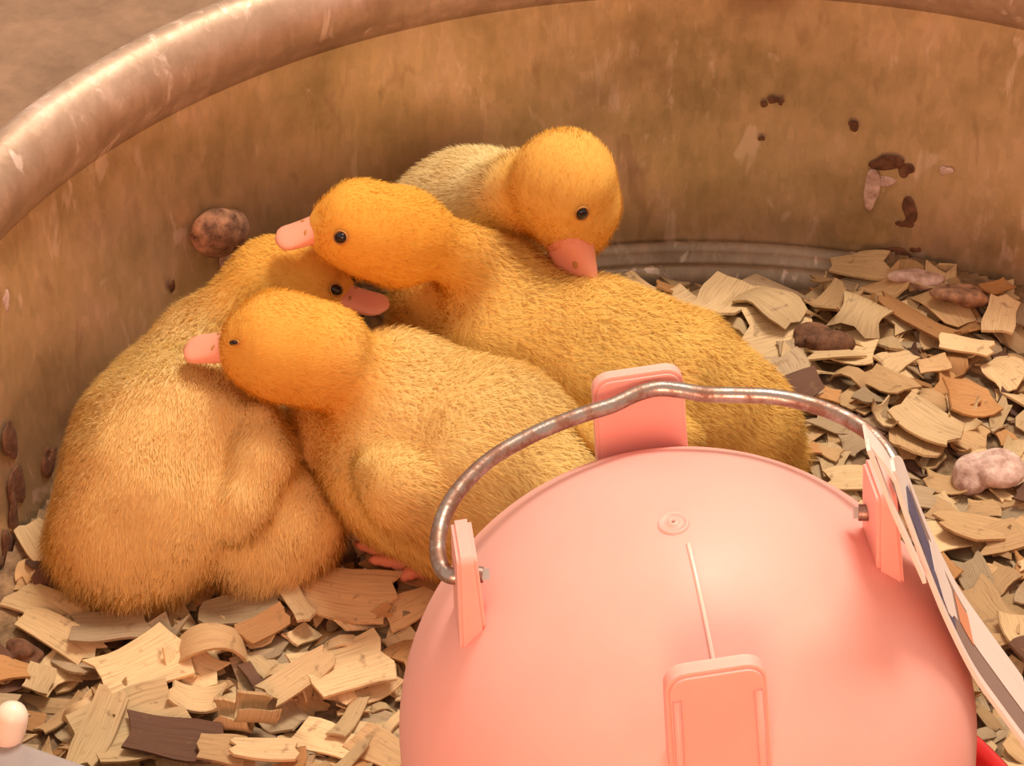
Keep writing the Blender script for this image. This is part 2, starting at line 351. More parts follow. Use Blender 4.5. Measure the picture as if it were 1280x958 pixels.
def settle(c, x, y, yaw, tilt, pct=88, follow=.8, extra=0):
    """lay the chip on the height field and return its matrix (3x3, location)"""
    G = dens(c); R0 = np.array([[math.cos(yaw), -math.sin(yaw), 0], [math.sin(yaw), math.cos(yaw), 0], [0, 0, 1]])
    Q = G@R0.T; ix = np.clip(((Q[:, 0]+x-GX0)/GS).astype(int), 0, NX-1); iy = np.clip(((Q[:, 1]+y-GY0)/GS).astype(int), 0, NY-1); h = H[ix, iy]
    A = np.stack([Q[:, 0], Q[:, 1], np.ones(len(Q))], 1); co = np.linalg.lstsq(A, h, rcond=None)[0]
    sx, sy = np.clip(co[0]*follow, -.5, .5)+tilt[0], np.clip(co[1]*follow, -.5, .5)+tilt[1]
    nz = Vector((-sx, -sy, 1)).normalized(); qd = Vector((0, 0, 1)).rotation_difference(nz).to_matrix(); Rt = np.array(qd)@R0
    Q = G@Rt.T; ix = np.clip(((Q[:, 0]+x-GX0)/GS).astype(int), 0, NX-1); iy = np.clip(((Q[:, 1]+y-GY0)/GS).astype(int), 0, NY-1)
    z = np.percentile(H[ix, iy]-Q[:, 2], pct)+c[2]*.6+extra
    np.maximum.at(H, (ix, iy), Q[:, 2]+z+c[2]*.5)
    return Rt, (x, y, z)
# footprints where nothing may be strewn on top (world x, y, r)
DUCK_FEET = []
def free(x, y, m=.0):
    return all((x-a)**2+(y-b)**2 > (r+m)**2 for a, b, r in DUCK_FEET)
WA = P(857, 905, .127)   # waterer axis (centre of its dome)
SC = (WA-CAM).dot(FW)/FPX
TRAY_R = 480*SC
DUCK_FEET.append((WA.x+.005, WA.y, TRAY_R+.002))
for px, py, z, r in [(185, 670, .04, .030), (220, 570, .05, .036), (240, 480, .06, .03), (345, 660, .03, .023), (450, 540, .045, .03), (540, 570, .045, .036), (630, 610, .045, .034), (700, 640, .04, .028),
                     (560, 400, .052, .030), (660, 450, .045, .033), (760, 480, .045, .033), (860, 520, .04, .03), (940, 560, .03, .02), (585, 300, .05, .034), (640, 330, .05, .03)]:
    q_ = P(px, py, z); DUCK_FEET.append((q_.x, q_.y, r*.9))
CHIP = []
def rand_chip(seed, big=1.0):
    r = np.random.RandomState(seed); L = (.008+.016*r.rand()**1.3)*big; W = L*r.choice([.3, .55, .75, .95]); a = r.choice([.08, .3, .7, 1.3, 2.6], p=[.38, .28, .18, .1, .06])*r.choice([-1, 1], p=[.62, .38])
    return chip_arrays(L, W, a, r.uniform(.12, .55), seed+7, 5, 3, r.uniform(.0005, .0009), r.uniform(-.4, .4)), a
def random_spot(vis):
    for _ in range(400):
        x, y = rng.uniform(GX0+.01, GX1-.01), rng.uniform(GY0+.02, GY1)
        wf = float(wall_f(x, y))
        if wf > (-.010 if cover(x) > .5 else -.019): continue
        if not vis: 
            px, py = to_px((x, y, .01))
            if px < -80 or px > 1360 or py > 1040: continue
            if (x-WA.x)**2+(y-WA.y)**2 < (TRAY_R-.02)**2: continue
            return x, y
        px, py = to_px((x, y, .01))
        if -15 < px < 1295 and py < 972 and free(x, y, .002): return x, y
    return x, y
tk_names = list(TINTS)
# lower layer: uncountable small shavings, one object
SV, SF, SU, ST = [], [], [], []; off = 0
for k in range(1500):
    c, a = rand_chip(5000+k, .62 if k % 3 else .8); x, y = random_spot(False)
    Rt, loc = settle(c, x, y, rng.uniform(0, 2*PI), rng.uniform(-.15, .15, 2), 70)
    V, F, UV = chip_mesh_data(c); SV.append(V@Rt.T+np.array(loc)); SF.append(F+off); SU.append(UV+rng.rand(2)*20); off += len(V)
    t = np.array(TINTS[rng.choice(tk_names, p=[.22, .34, .14, .24, .06])])*rng.uniform(.6, 1.0); ST.append(np.tile(t, (len(V), 1)))
me = bpy.data.meshes.new('wood_shavings'); me.from_pydata(np.concatenate(SV).tolist(), [], np.concatenate(SF).tolist()); me.update(); add_chip_layers(me, np.concatenate(SU), np.concatenate(ST))
o = bpy.data.objects.new('shredded_shavings', me); col.objects.link(o)
tag(o, 'layer of small broken wood shavings spread under the larger ones', 'wood shavings', kind='stuff')
H_LOW = H.copy()
# upper layer: individual shavings
def region(px, py):
    if px < 520: return 'along the left tank wall' if px < 110 else 'just below the ducklings' if py < 830 else 'near the bottom edge of the litter' if px < 330 else 'beside the left of the waterer'
    if py > 640: return 'behind the hanging tag at right'
    if py < 420: return 'near the back wall'
    return 'between middle duckling and handle' if px < 1080 and py > 480 else 'in the middle of the right heap' if px < 1180 else 'at the right edge of the heap'
variants = []; LAB = {}
for k in range(30):
    c, a = rand_chip(900+k, 1.0); variants.append((c, a))
vmesh = {}
def place_chip(c, me, x, y, yaw, tilt, label, group, extra=0, follow=.8, pct=88):
    Rt, loc = settle(c, x, y, yaw, tilt, pct, follow, extra)
    o = bpy.data.objects.new('wood_shaving', me); col.objects.link(o)
    mt = Matrix([list(Rt[0])+[loc[0]], list(Rt[1])+[loc[1]], list(Rt[2])+[loc[2]], [0, 0, 0, 1]]); o.matrix_world = mt
    return tag(o, label, 'wood shaving', group)
spots_done = []
def good_spot():
    best = None
    for _ in range(14):
        x, y = random_spot(True); d = min([(x-a)**2+(y-b)**2 for a, b in spots_done] or [1])
        if best is None or d > best[0]: best = (d, x, y)
    spots_done.append(best[1:]); return best[1:]
for k in range(272):
    vi = rng.randint(30); c, a = variants[vi]; tn = rng.choice(tk_names, p=[.38, .30, .11, .17, .04])
    if (vi, tn) not in vmesh: vmesh[(vi, tn)] = chip_object_mesh(c, TINTS[tn], vi)
    x, y = good_spot(); px, py = to_px((x, y, .01)); rg = region(px, py)
    form = 'rolled' if abs(a) > 1.8 else ('curled' if abs(a) > .7 else 'flat')
    size = 'large' if (c[0][:, 0, 0].max()-c[0][:, 0, 0].min()) > .015 else 'small'
    o = place_chip(c, vmesh[(vi, tn)], x, y, rng.uniform(0, 2*PI), rng.uniform(-.16, .16, 2), 'x', 'x')
    LAB.setdefault((f'{size} {form} {tn}', rg), []).append((px, o))
ORD = ['leftmost', 'second from left', 'third from left', 'fourth from left', 'fifth from left', 'sixth from left', 'seventh from left', 'eighth from left', 'ninth from left', 'tenth from left', 'eleventh from left', 'twelfth from left'] + [q+' from left' for q in 'thirteenth fourteenth fifteenth sixteenth seventeenth eighteenth nineteenth twentieth'.split()]+['far right']*30
for (knd, rg), lst in LAB.items():
    lst.sort(key=lambda q: q[0]); grp = 'wood shavings '+rg
    for i, (px, o) in enumerate(lst):
        lb = f'{knd} wood shaving {rg}' if len(lst) == 1 else f'{knd} shaving, {ORD[i]}, {rg}'
        tag(o, lb, 'wood shaving', grp)
# shavings one can point at: px, py, length, width (m), curl, yaw in the photo (deg), tint, label
NOTABLE = [
 (62, 760, .027, .014, -.5, -28, 'pale cream', 'broad cream shaving below the tail of the leftmost duckling'),
 (70, 795, .030, .010, -.7, -30, 'pale cream', 'long narrow cream strip shaving curving down at the left edge of the litter'),
 (140, 790, .022, .014, .2, 5, 'greyish beige', 'mottled greenish beige shaving under the leftmost duckling tail fluff'),
 (178, 838, .026, .020, .25, 22, 'pale cream', 'squarish cream shaving with a split left edge, left of the curled strip'),
 (168, 915, .030, .024, .2, 18, 'pale cream', 'largest cream shaving with fine ridged grain near the bottom edge'),
 (125, 925, .028, .010, .3, 60, 'pale cream', 'slanting cream shaving leaning on the large ridged one at the bottom left'),
 (268, 822, .024, .010, -2.2, 8, 'tan', 'tan strip shaving curled into a hook in the middle of the front litter'),
 (292, 905, .018, .011, 4.2, 75, 'pale cream', 'left one of the two small rolled tubes of shaving standing side by side'),
 (318, 905, .018, .011, 4.4, 100, 'pale cream', 'right one of the two small rolled tubes of shaving standing side by side'),
 (245, 875, .016, .010, 1.4, 0, 'pale cream', 'small upturned cream shaving with fringed top edge above the dark slab'),
 (215, 935, .026, .014, .15, -5, 'dark brown', 'dark purplish brown flake lying at the bottom edge'),
 (280, 948, .014, .010, .2, 0, 'tan', 'square tan chip at the bottom edge beside the dark brown flake'),
 (332, 950, .018, .009, .2, 2, 'pale cream', 'cream chip at the bottom edge below the two rolled tubes'),
 (425, 745, .034, .020, .3, -12, 'tan', 'wide brown-tan shaving in front of the pink foot'),
 (370, 760, .018, .006, .7, -55, 'pale cream', 'thin whitish strip standing on edge below the fluffy flank'),
 (430, 840, .026, .024, .2, 20, 'pale cream', 'large ragged cream shaving near the left side of the waterer'),
 (375, 858, .022, .009, .3, 28, 'pale cream', 'cream strip shaving pointing to the large ragged one'),
 (300, 765, .024, .014, .3, 8, 'greyish beige', 'dull beige shaving half hidden in dust below the left duckling'),
 (330, 792, .016, .009, .5, 30, 'orange-brown', 'orange-brown chip with pale end in the middle of the front litter'),
 (505, 715, .030, .008, .3, -28, 'orange-brown', 'brown strip lying beneath the breast of the front duckling'),
 (905, 380, .024, .019, .9, 50, 'pale cream', 'tall cream shaving at the back of the heap nearest the orange duckling'),
 (962, 392, .026, .014, -1.3, -30, 'pale cream', 'bulging cream shaving curled like a petal in the back row of the heap'),
 (1040, 385, .020, .014, 1.5, 40, 'tan', 'tan shaving arched upward at the back of the heap'),
 (1080, 402, .022, .016, -1.9, 60, 'pale cream', 'greenish cream shaving arching over a dark gap at the back of the heap'),
 (1148, 400, .032, .009, .5, -28, 'orange-brown', 'long orange-brown sliver with pointed end near the back wall'),
 (1205, 436, .018, .007, .1, -10, 'pale cream', 'thick little cream block with a bright top on the right of the heap'),
 (1160, 530, .024, .015, .6, -28, 'pale cream', 'stepped cream shaving in the centre of the right heap'),
 (1250, 400, .020, .011, .4, 80, 'pale cream', 'upright cream shaving at the upper right edge of the litter'),
]
LMPX = 1/SC
for i, (px, py, L, W, a, yw, tn, lb) in enumerate(NOTABLE):
    g = P(px, py, .014); v2 = P(px+40*math.cos(math.radians(yw)), py-40*math.sin(math.radians(yw)), .014)-g; yaw = math.atan2(v2.y, v2.x)
    c = chip_arrays(L, W, a, .14, 300+i, 8, 4, .0009, .12); mm = chip_object_mesh(c, TINTS[tn], 60+i)
    place_chip(c, mm, g.x, g.y, yaw, (-.0, -.08 if abs(a) > 1 else -.03), lb, None, .0004, .5, 90)
# droppings
for px, py, r, m_, lb, st in [(1228, 588, .0085, 'dungpale', 'whitish pink and brown lumpy dropping on the shavings at the right edge', (1.05, .95)), (1022, 425, .0062, 'dung', 'dark lumpy dropping between shavings right of the middle duckling', (1.5, .8)),
                          (1205, 372, .0055, 'rust', 'brown caked dropping against the back wall at the right', (1.5, 1)), (1150, 350, .0055, 'dungpale', 'reddish pale crust at the foot of the back wall', (1.4, .8)), (28, 820, .0045, 'dung', 'small brown dropping at the left edge of the litter', (1.3, .8))]:
    g = P(px, py, .012); ix, iy = int((g.x-GX0)/GS), int((g.y-GY0)/GS); z = H[min(ix, NX-1), min(iy, NY-1)]
    q_ = P(px, py, z+r*.4); o = blob('dropping', (0, 0, 0), r, M[m_], None, Vector((0, 0, 1)), .7, .8, int(px), 4, st); o.location = q_; tag(o, lb, 'dropping')

# ------------------------------------------------------------------ ducklings: one continuous surface each (signed distance field + surface nets)
def surface_nets(F, org, h):
    S = F < 0; nx, ny, nz = F.shape
    acc = np.zeros((nx-1, ny-1, nz-1, 3)); cnt = np.zeros((nx-1, ny-1, nz-1))
    cor = [(i, j, k) for i in (0, 1) for j in (0, 1) for k in (0, 1)]
    sl = lambda c: F[c[0]:nx-1+c[0], c[1]:ny-1+c[1], c[2]:nz-1+c[2]]
    for a in cor:
        for ax in range(3):
            if a[ax] == 0:
                b = list(a); b[ax] = 1; fa, fb = sl(a), sl(b); m = (fa < 0) != (fb < 0)
                t = np.where(m, fa/(np.where(m, fa-fb, 1)), 0)
                for q in range(3): acc[..., q] += np.where(m, a[q]+(t if q == ax else 0), 0)
                cnt += m
    act = cnt > 0; ids = -np.ones(act.shape, int); ids[act] = np.arange(act.sum())
    ii = np.argwhere(act); V = (ii+acc[act]/cnt[act][:, None])*h+org
    quads = []
    for ax in range(3):
        u, v = (ax+1) % 3, (ax+2) % 3
        sA = [slice(1, -1)]*3; sA[ax] = slice(0, -1); sB = list(sA); sB[ax] = slice(1, None)
        A, B = S[tuple(sA)], S[tuple(sB)]; m = A != B; loc = np.argwhere(m); base = loc.copy()
        for q in range(3):
            if q != ax: base[:, q] += 1
        def idd(du, dv):
            b = base.copy(); b[:, u] += du; b[:, v] += dv; return ids[b[:, 0], b[:, 1], b[:, 2]]
        Q = np.stack([idd(-1, -1), idd(0, -1), idd(0, 0), idd(-1, 0)], 1); fl_ = ~A[m]
        Q[fl_] = Q[fl_][:, ::-1]; quads.append(Q)
    return V, np.concatenate(quads)
def cone_d(X, a, b, ra, rb):
    ab = b-a; t = np.clip(((X-a)@ab)/max(ab@ab, 1e-12), 0, 1); return np.linalg.norm(X-a-t[..., None]*ab, axis=-1)-(ra+(rb-ra)*t)
def smin(a, b, k):
    h = np.clip(.5+.5*(b-a)/k, 0, 1); return b*(1-h)+a*h-k*h*(1-h)
def A3(p): return np.array(P(*p))
PX = .000275
def sdf_duck(D, X):
    f = None
    for ch in D['chains']:
        k = ch.get('k', .012); pts = [A3(q[:3]) for q in ch['p']]; rr = [(q[3]-7)*PX for q in ch['p']]; g = None
        for i in range(max(1, len(pts)-1)):
            j = min(i+1, len(pts)-1); d = cone_d(X, pts[i], pts[j], rr[i], rr[j]); g = d if g is None else smin(g, d, ch.get('ki', .006))
        f = g if f is None else smin(f, g, k)
    return f
GROUND = .0105
DUCKS = [   # joints: pixel x, pixel y, height, radius
 dict(name='A', label='duckling at the back with its head bowed down over the middle duckling', pale=.8,
      chains=[dict(p=[(565, 305, .045, 105), (595, 295, .050, 110), (640, 330, .046, 100)]), dict(p=[(600, 265, .070, 62), (655, 240, .088, 50), (695, 236, .097, 50)], k=.014),
              dict(p=[(706, 230, .100, 69), (716, 256, .092, 60)], k=.004), dict(p=[(716, 268, .088, 42), (717, 290, .082, 30)], k=.012)],
      head=(709, 238, .098), bill=((716, 298, .084), (720, 372, .066)), bw=33, eye=(726, 264), eo=.0027, flow=(-1, .2, -.2), up=(-1, 0, .15), bill_up=(-.6, -.45, .5)),
 dict(name='B', label='large orange-yellow middle duckling, its head resting across the neighbour to the left', pale=.0,
      chains=[dict(p=[(575, 395, .052, 88), (640, 432, .050, 108), (740, 472, .046, 116), (840, 500, .042, 108), (915, 535, .034, 82), (985, 570, .020, 28)]),
              dict(p=[(620, 350, .070, 60), (577, 322, .084, 40), (535, 302, .092, 40)], k=.008), dict(p=[(497, 296, .094, 65), (455, 285, .096, 59)], k=.004), dict(p=[(440, 285, .096, 46), (412, 288, .095, 28)], k=.010),
              dict(p=[(690, 545, .060, 30), (760, 560, .060, 42), (850, 550, .052, 30)], k=.004)],
      head=(478, 292, .095), bill=((400, 288, .096), (344, 301, .094)), bw=20, eye=(428, 296), eo=.0026, flow=(1, -.35, -.2), up=(0, .4, .92), bill_up=(0, -.1, 1)),
 dict(name='C', label='leftmost duckling seen from behind, sitting with its wing folded and head turned right', pale=.5,
      chains=[dict(p=[(163, 672, .028, 86), (194, 628, .034, 112), (225, 565, .038, 125), (246, 498, .042, 98), (262, 458, .046, 72)]), dict(p=[(268, 432, .054, 62), (300, 396, .064, 50), (335, 370, .070, 48)], k=.010),
              dict(p=[(345, 359, .070, 67), (376, 356, .070, 62)], k=.005), dict(p=[(388, 368, .070, 44), (412, 374, .069, 30)], k=.010), dict(p=[(112, 698, .016, 48), (165, 708, .014, 44)], k=.014),
              dict(p=[(352, 650, .026, 80), (330, 672, .022, 76)], k=.003), dict(p=[(322, 530, .058, 32), (325, 575, .052, 42), (302, 630, .044, 40), (292, 655, .040, 28)], k=.002)],
      head=(360, 360, .070), bill=((420, 372, .070), (486, 384, .070)), bw=20, eye=(418, 363), eo=.0025, flow=(-.1, -1, -.35), up=(0, .3, .95), bill_up=(0, 0, 1)),
 dict(name='D', label='front duckling with half-closed eye, its pink bill laid on the leftmost duckling', pale=.32,
      chains=[dict(p=[(445, 545, .042, 86), (520, 560, .046, 118), (600, 590, .046, 124), (680, 640, .040, 104), (740, 690, .028, 60)]), dict(p=[(480, 480, .062, 66), (452, 470, .074, 40)], k=.012),
              dict(p=[(398, 444, .081, 66), (350, 432, .081, 66)], k=.003), dict(p=[(336, 436, .081, 48), (306, 438, .080, 28)], k=.010),
              dict(p=[(470, 590, .060, 30), (500, 610, .058, 46), (560, 640, .048, 46), (610, 665, .042, 32)], k=.002)],
      head=(365, 436, .081), bill=((294, 436, .080), (230, 436, .0775)), bw=22, eye=(297, 429), eo=.0022, sleepy=True, flow=(1, -.35, -.2), up=(0, .4, .92), bill_up=(0, -.1, 1)),
]
def noise3(X, s, seed):
    r = np.random.RandomState(seed); d = r.normal(size=(8, 3)); d /= np.linalg.norm(d, axis=1)[:, None]; ph = r.rand(8)*6.28; fr = r.uniform(.6, 1.6, 8)
    return np.sin((X/s)@(d*fr[:, None]).T+ph).mean(-1)*1.6
def make_bill(name, root, tip, upv, wpx, parent):
    f = (tip-root).normalized(); L = (tip-root).length; s = f.cross(upv).normalized(); u = s.cross(f).normalized(); wd = wpx*PX
    vs_, fs = [], []; T = np.linspace(-.25, 1, 15); n = 20
    for t in T:
        tt = max(t, 0); wid = wd*(.92+.16*tt)*(math.sqrt(max(1-max((tt-.72)/.285, 0)**2, .02))); hgt = wd*(.80-.52*min(tt*1.2, 1))*(1 if tt < .8 else math.sqrt(max(1-((tt-.8)/.205)**2, .03)))
        lift = wd*(.18*(1-tt)**2-.05*math.sin(tt*PI))
        for k in range(n):
            a = 2*PI*k/n; ca, sa = math.cos(a), math.sin(a); x = math.copysign(abs(ca)**.8, ca)*wid; z = math.copysign(abs(sa)**.9, sa)*hgt*(1 if sa > 0 else .75)
            if abs(sa) < .2: x *= .965        # mouth line between the two halves
            vs_.append(root+f*(t*L)+s*x+u*(z+lift))
    m = len(T)
    for i in range(m-1):
        for k in range(n): fs.append((i*n+k, i*n+(k+1) % n, (i+1)*n+(k+1) % n, (i+1)*n+k))
    fs.append(tuple((m-1)*n+k for k in range(n))); fs.append(tuple(range(n))[::-1])
    o = mesh_obj(name, vs_, fs, M['bill'], parent); bm = bmesh.new(); bm.from_mesh(o.data); bmesh.ops.recalc_face_normals(bm, faces=bm.faces); bm.to_mesh(o.data); bm.free()
    for sd in (-1, 1):
        c = root+f*(.36*L)+s*(sd*wd*.55)+u*(wd*.50)
        nb = blob('nostril', c, wd*.12, M['lid'], o, u+s*sd*.6, .5, .1, 3, 2, (1, 1.8))
    return s, u
def make_duck(D):
    P3 = [A3(q[:3]) for ch in D['chains'] for q in ch['p']]; lo = np.min(P3, 0)-.045; hi = np.max(P3, 0)+.045; lo[2] = max(lo[2], GROUND-.004); h = .00165
    n = np.ceil((hi-lo)/h).astype(int); X = np.stack(np.meshgrid(*[lo[i]+h*np.arange(n[i]) for i in range(3)], indexing='ij'), -1)
    f = sdf_duck(D, X)
    for E_ in DUCKS:
        if E_ is D: continue
        g = sdf_duck(E_, X); f = np.maximum(f, (f-g)/2+.0004)
    f = np.maximum(f, wall_f(X[..., 0], X[..., 1])+.0015)
    f = -smin(-f, -(GROUND-X[..., 2]), .006)
    f[0], f[-1], f[:, 0], f[:, -1], f[:, :, 0], f[:, :, -1] = (1,)*6
    V, Q = surface_nets(f, lo, h)
    # keep it gentle: a few Laplacian passes
    ed = np.concatenate([Q[:, [0, 1]], Q[:, [1, 2]], Q[:, [2, 3]], Q[:, [3, 0]]])
    for _ in range(3):
        s_ = np.zeros_like(V); c_ = np.zeros(len(V)); np.add.at(s_, ed[:, 0], V[ed[:, 1]]); np.add.at(s_, ed[:, 1], V[ed[:, 0]]); np.add.at(c_, ed[:, 0], 1); np.add.at(c_, ed[:, 1], 1)
        V = V*.5+.5*s_/c_[:, None]
    def vnorm(V):
        fn = np.cross(V[Q[:, 2]]-V[Q[:, 0]], V[Q[:, 3]]-V[Q[:, 1]]); N_ = np.zeros_like(V)
        for k in range(4): np.add.at(N_, Q[:, k], fn)
        return N_/np.maximum(np.linalg.norm(N_, axis=1), 1e-12)[:, None], fn
    N_, fn = vnorm(V); sd = ord(D['name'])
    hc = A3(D['head']); hd = np.linalg.norm(V-hc, axis=1); hw = np.clip(1-(hd-.020)/.016, 0, 1)
    V = V+N_*(noise3(V, .0045, sd)*.00045*(1-hw)+noise3(V, .010, sd+1)*.0008*(1-hw))[:, None]; N_, fn = vnorm(V)
    def colour(X_, hw_):
        body = np.array([.95, .65, .20])*(1-D['pale'])+np.array([.97, .82, .47])*D['pale']; headc = np.array([.97, .57, .10])*(1-.35*D['pale'])+np.array([.97, .74, .30])*.35*D['pale']
        c = body[None]*(1-hw_[:, None])+headc[None]*hw_[:, None]; nz = noise3(X_, .009, sd+5)*.5+noise3(X_, .004, sd+6)*.25
        c = c*(1+.16*nz[:, None]*np.array([.6, 1, 1.5])); c[:, 1] *= 1-.05*(nz > .5); return np.clip(c, 0, 1)
    # downy strands, grown from the same surface
    area_ = np.linalg.norm(fn, axis=1)*.5; tot = area_.sum(); ns = int(tot*1.0e6*2.6); r = np.random.RandomState(sd)
    fi = r.choice(len(Q), ns, p=area_/tot); a, b = r.rand(ns, 1), r.rand(ns, 1); q = Q[fi]
    bp = V[q[:, 0]]*(1-a)*(1-b)+V[q[:, 1]]*a*(1-b)+V[q[:, 2]]*a*b+V[q[:, 3]]*(1-a)*b; bn = N_[q[:, 0]]*.5+N_[q[:, 2]]*.5; bn /= np.linalg.norm(bn, axis=1)[:, None]
    keep = bp[:, 2] > GROUND+.0012; bill_r = np.array(P(*D['bill'][0])); bill_t = np.array(P(*D['bill'][1])); keep &= cone_d(bp, bill_r+(bill_t-bill_r)*.12, bill_t, .0066, .0066) > 0
    bp, bn = bp[keep], bn[keep]; ns = len(bp); shw = np.clip(1-(np.linalg.norm(bp-hc, axis=1)-.020)/.016, 0, 1)
    fwd = bill_t-bill_r; fwd /= np.linalg.norm(fwd)
    fl2 = np.array(D['flow'], float); fl2 /= np.linalg.norm(fl2); flow = fl2[None]*(1-shw[:, None])-fwd[None]*shw[:, None]
    clump = np.stack([noise3(bp, .0035, sd+20+i) for i in range(3)], -1)
    low = np.clip(1-(bp[:, 2]-GROUND)/.03, 0, 1)
    flow = flow-bn*(flow*bn).sum(1)[:, None]
    dr = bn*(.55-.15*shw[:, None])+flow*.75+clump*.28+r.normal(size=(ns, 3))*.16; dr /= np.linalg.norm(dr, axis=1)[:, None]
    ln = (.0034+.0034*low**2)*(1-shw)+.0022*shw; ln *= r.uniform(.6, 1.25, ns)
    side = np.cross(dr, bn+r.normal(size=(ns, 3))*.25); side /= np.linalg.norm(side, axis=1)[:, None]; wd = (.00010+.00003*(1-shw))[:, None]
    mid = bp+dr*(ln*.55)[:, None]; tipp = mid+(dr*.85+np.array([0, 0, -.25])+flow*.25)*(ln*.45)[:, None]
    bp2 = bp-bn*.0004
    SVt = np.stack([bp2-side*wd, bp2+side*wd, mid+side*wd*.75, mid-side*wd*.75, tipp], 1); zmin = GROUND-.003; SVt[..., 2] = np.maximum(SVt[..., 2], zmin)
    n0 = len(V); base = n0+np.arange(ns)*5; allV = np.concatenate([V, SVt.reshape(-1, 3)])
    quadsS = np.stack([base, base+1, base+2, base+3], 1); triS = np.stack([base+3, base+2, base+4], 1)
    me = bpy.data.meshes.new('body'); nq = len(Q)+ns; me.vertices.add(len(allV)); me.vertices.foreach_set('co', allV.astype(np.float32).ravel())
    loops = np.concatenate([Q.ravel(), quadsS.ravel(), triS.ravel()]).astype(np.int32); me.loops.add(len(loops)); me.loops.foreach_set('vertex_index', loops)
    starts = np.concatenate([np.arange(nq)*4, nq*4+np.arange(ns)*3]).astype(np.int32); me.polygons.add(len(starts)); me.polygons.foreach_set('loop_start', starts)
    me.polygons.foreach_set('use_smooth', np.ones(len(starts), bool)); me.update(calc_edges=True)
    cv = colour(V, hw)*.93; cs = colour(bp, shw)*r.uniform(.9, 1.08, (ns, 1)); cs = np.repeat(cs[:, None], 5, 1); cs[:, 4] *= 1.1
    allc = np.concatenate([np.clip(np.concatenate([cv, cs.reshape(-1, 3)]), 0, 1), np.ones((len(allV), 1))], 1)
    at = me.attributes.new('tint', 'FLOAT_COLOR', 'POINT'); at.data.foreach_set('color', allc.astype(np.float32).ravel())
    nn = np.repeat((bn+clump*.25+r.normal(size=(ns, 3))*.10)[:, None], 5, 1).reshape(-1, 3); allN = np.concatenate([N_, nn]); allN /= np.linalg.norm(allN, axis=1)[:, None]
    me.normals_split_custom_set_from_vertices(allN.astype(np.float32).tolist()); me.materials.append(M['down'])
    cx, cy = float(V[:, 0].mean()), float(V[:, 1].mean())
    root = empty('duckling', (cx, cy, GROUND)); tag(root, D['label'], 'duckling', 'ducklings huddled together in the tank')
    bo = bpy.data.objects.new('body', me); col.objects.link(bo); bo.parent = root; inv = Vector((-cx, -cy, -GROUND)); bo.location = inv
    # bill, eyes
    tree = BVHTree.FromPolygons(V.tolist(), Q.tolist()); br, bt = Vector(bill_r), Vector(bill_t)
    hcv = Vector(hc); e_px = D['eye']; d = ray(*e_px); hit = tree.ray_cast(CAM, d)[0]
    f_ = (bt-br).normalized(); toe = (hit-hcv); sidev = (toe-f_*toe.dot(f_)); upg = Vector(D.get('up', (0, 0, 1)))
    s = f_.cross(upg).normalized(); s = s if s.dot(sidev) > 0 else -s
    ns0 = len(bpy.data.objects)
    if 'bill_up' in D: upg = Vector(D['bill_up'])
    make_bill('bill', br-f_*.001, bt, upg, D['bw'], root)
    for o_ in [c for c in root.children if c is not bo]: o_.location = inv
    cen = hcv+f_*(toe.dot(f_)); e2 = hit-s*(2*(hit-hcv).dot(s)); loc2, nor2, _, _ = tree.find_nearest(e2)
    loc1, nor1, _, _ = tree.find_nearest(hit)
    for lc, nr in ((loc1, nor1), (loc2, nor2)):
        nr = nr if nr.dot(lc-hcv) > 0 else -nr
        r_ = D['eo']; rot = nr.to_track_quat('Z', 'Y').to_matrix(); fx = (f_-nr*f_.dot(nr)).normalized(); fy = nr.cross(fx)
        if D.get('sleepy'):
            bm = bmesh.new(); bmesh.ops.create_uvsphere(bm, u_segments=16, v_segments=10, radius=1)
            for v in bm.verts: v.co = lc+nr*.0016+fx*(v.co.x*r_*.8)+fy*(v.co.y*r_*.28)+nr*(v.co.z*r_*.35)
            bm_obj('eye', bm, M['eye'], root).location = inv
        else:
            bm = bmesh.new(); bmesh.ops.create_uvsphere(bm, u_segments=20, v_segments=12, radius=1)
            for v in bm.verts: v.co = lc+nr*.0012+fx*(v.co.x*r_*.78)+fy*(v.co.y*r_*.66)+nr*(v.co.z*r_*.5)
            bm_obj('eye', bm, M['eye'], root).location = inv
        rv, rf = [], []
        for i in range(24):
            a = 2*PI*i/24
            for j in range(6):
                b2 = 2*PI*j/6; rr = .92+.12*math.cos(b2); fl_ = .42 if D.get('sleepy') else .88
                rv.append(lc+nr*(.0013+.0004*math.sin(b2))+fx*(math.cos(a)*r_*rr)+fy*(math.sin(a)*r_*rr*fl_))
        for i in range(24):
            for j in range(6): rf.append((i*6+j, ((i+1) % 24)*6+j, ((i+1) % 24)*6+(j+1) % 6, i*6+(j+1) % 6))
        mesh_obj('eyelid', rv, rf, M['lid'], root).location = inv
    return root, V, inv, tree
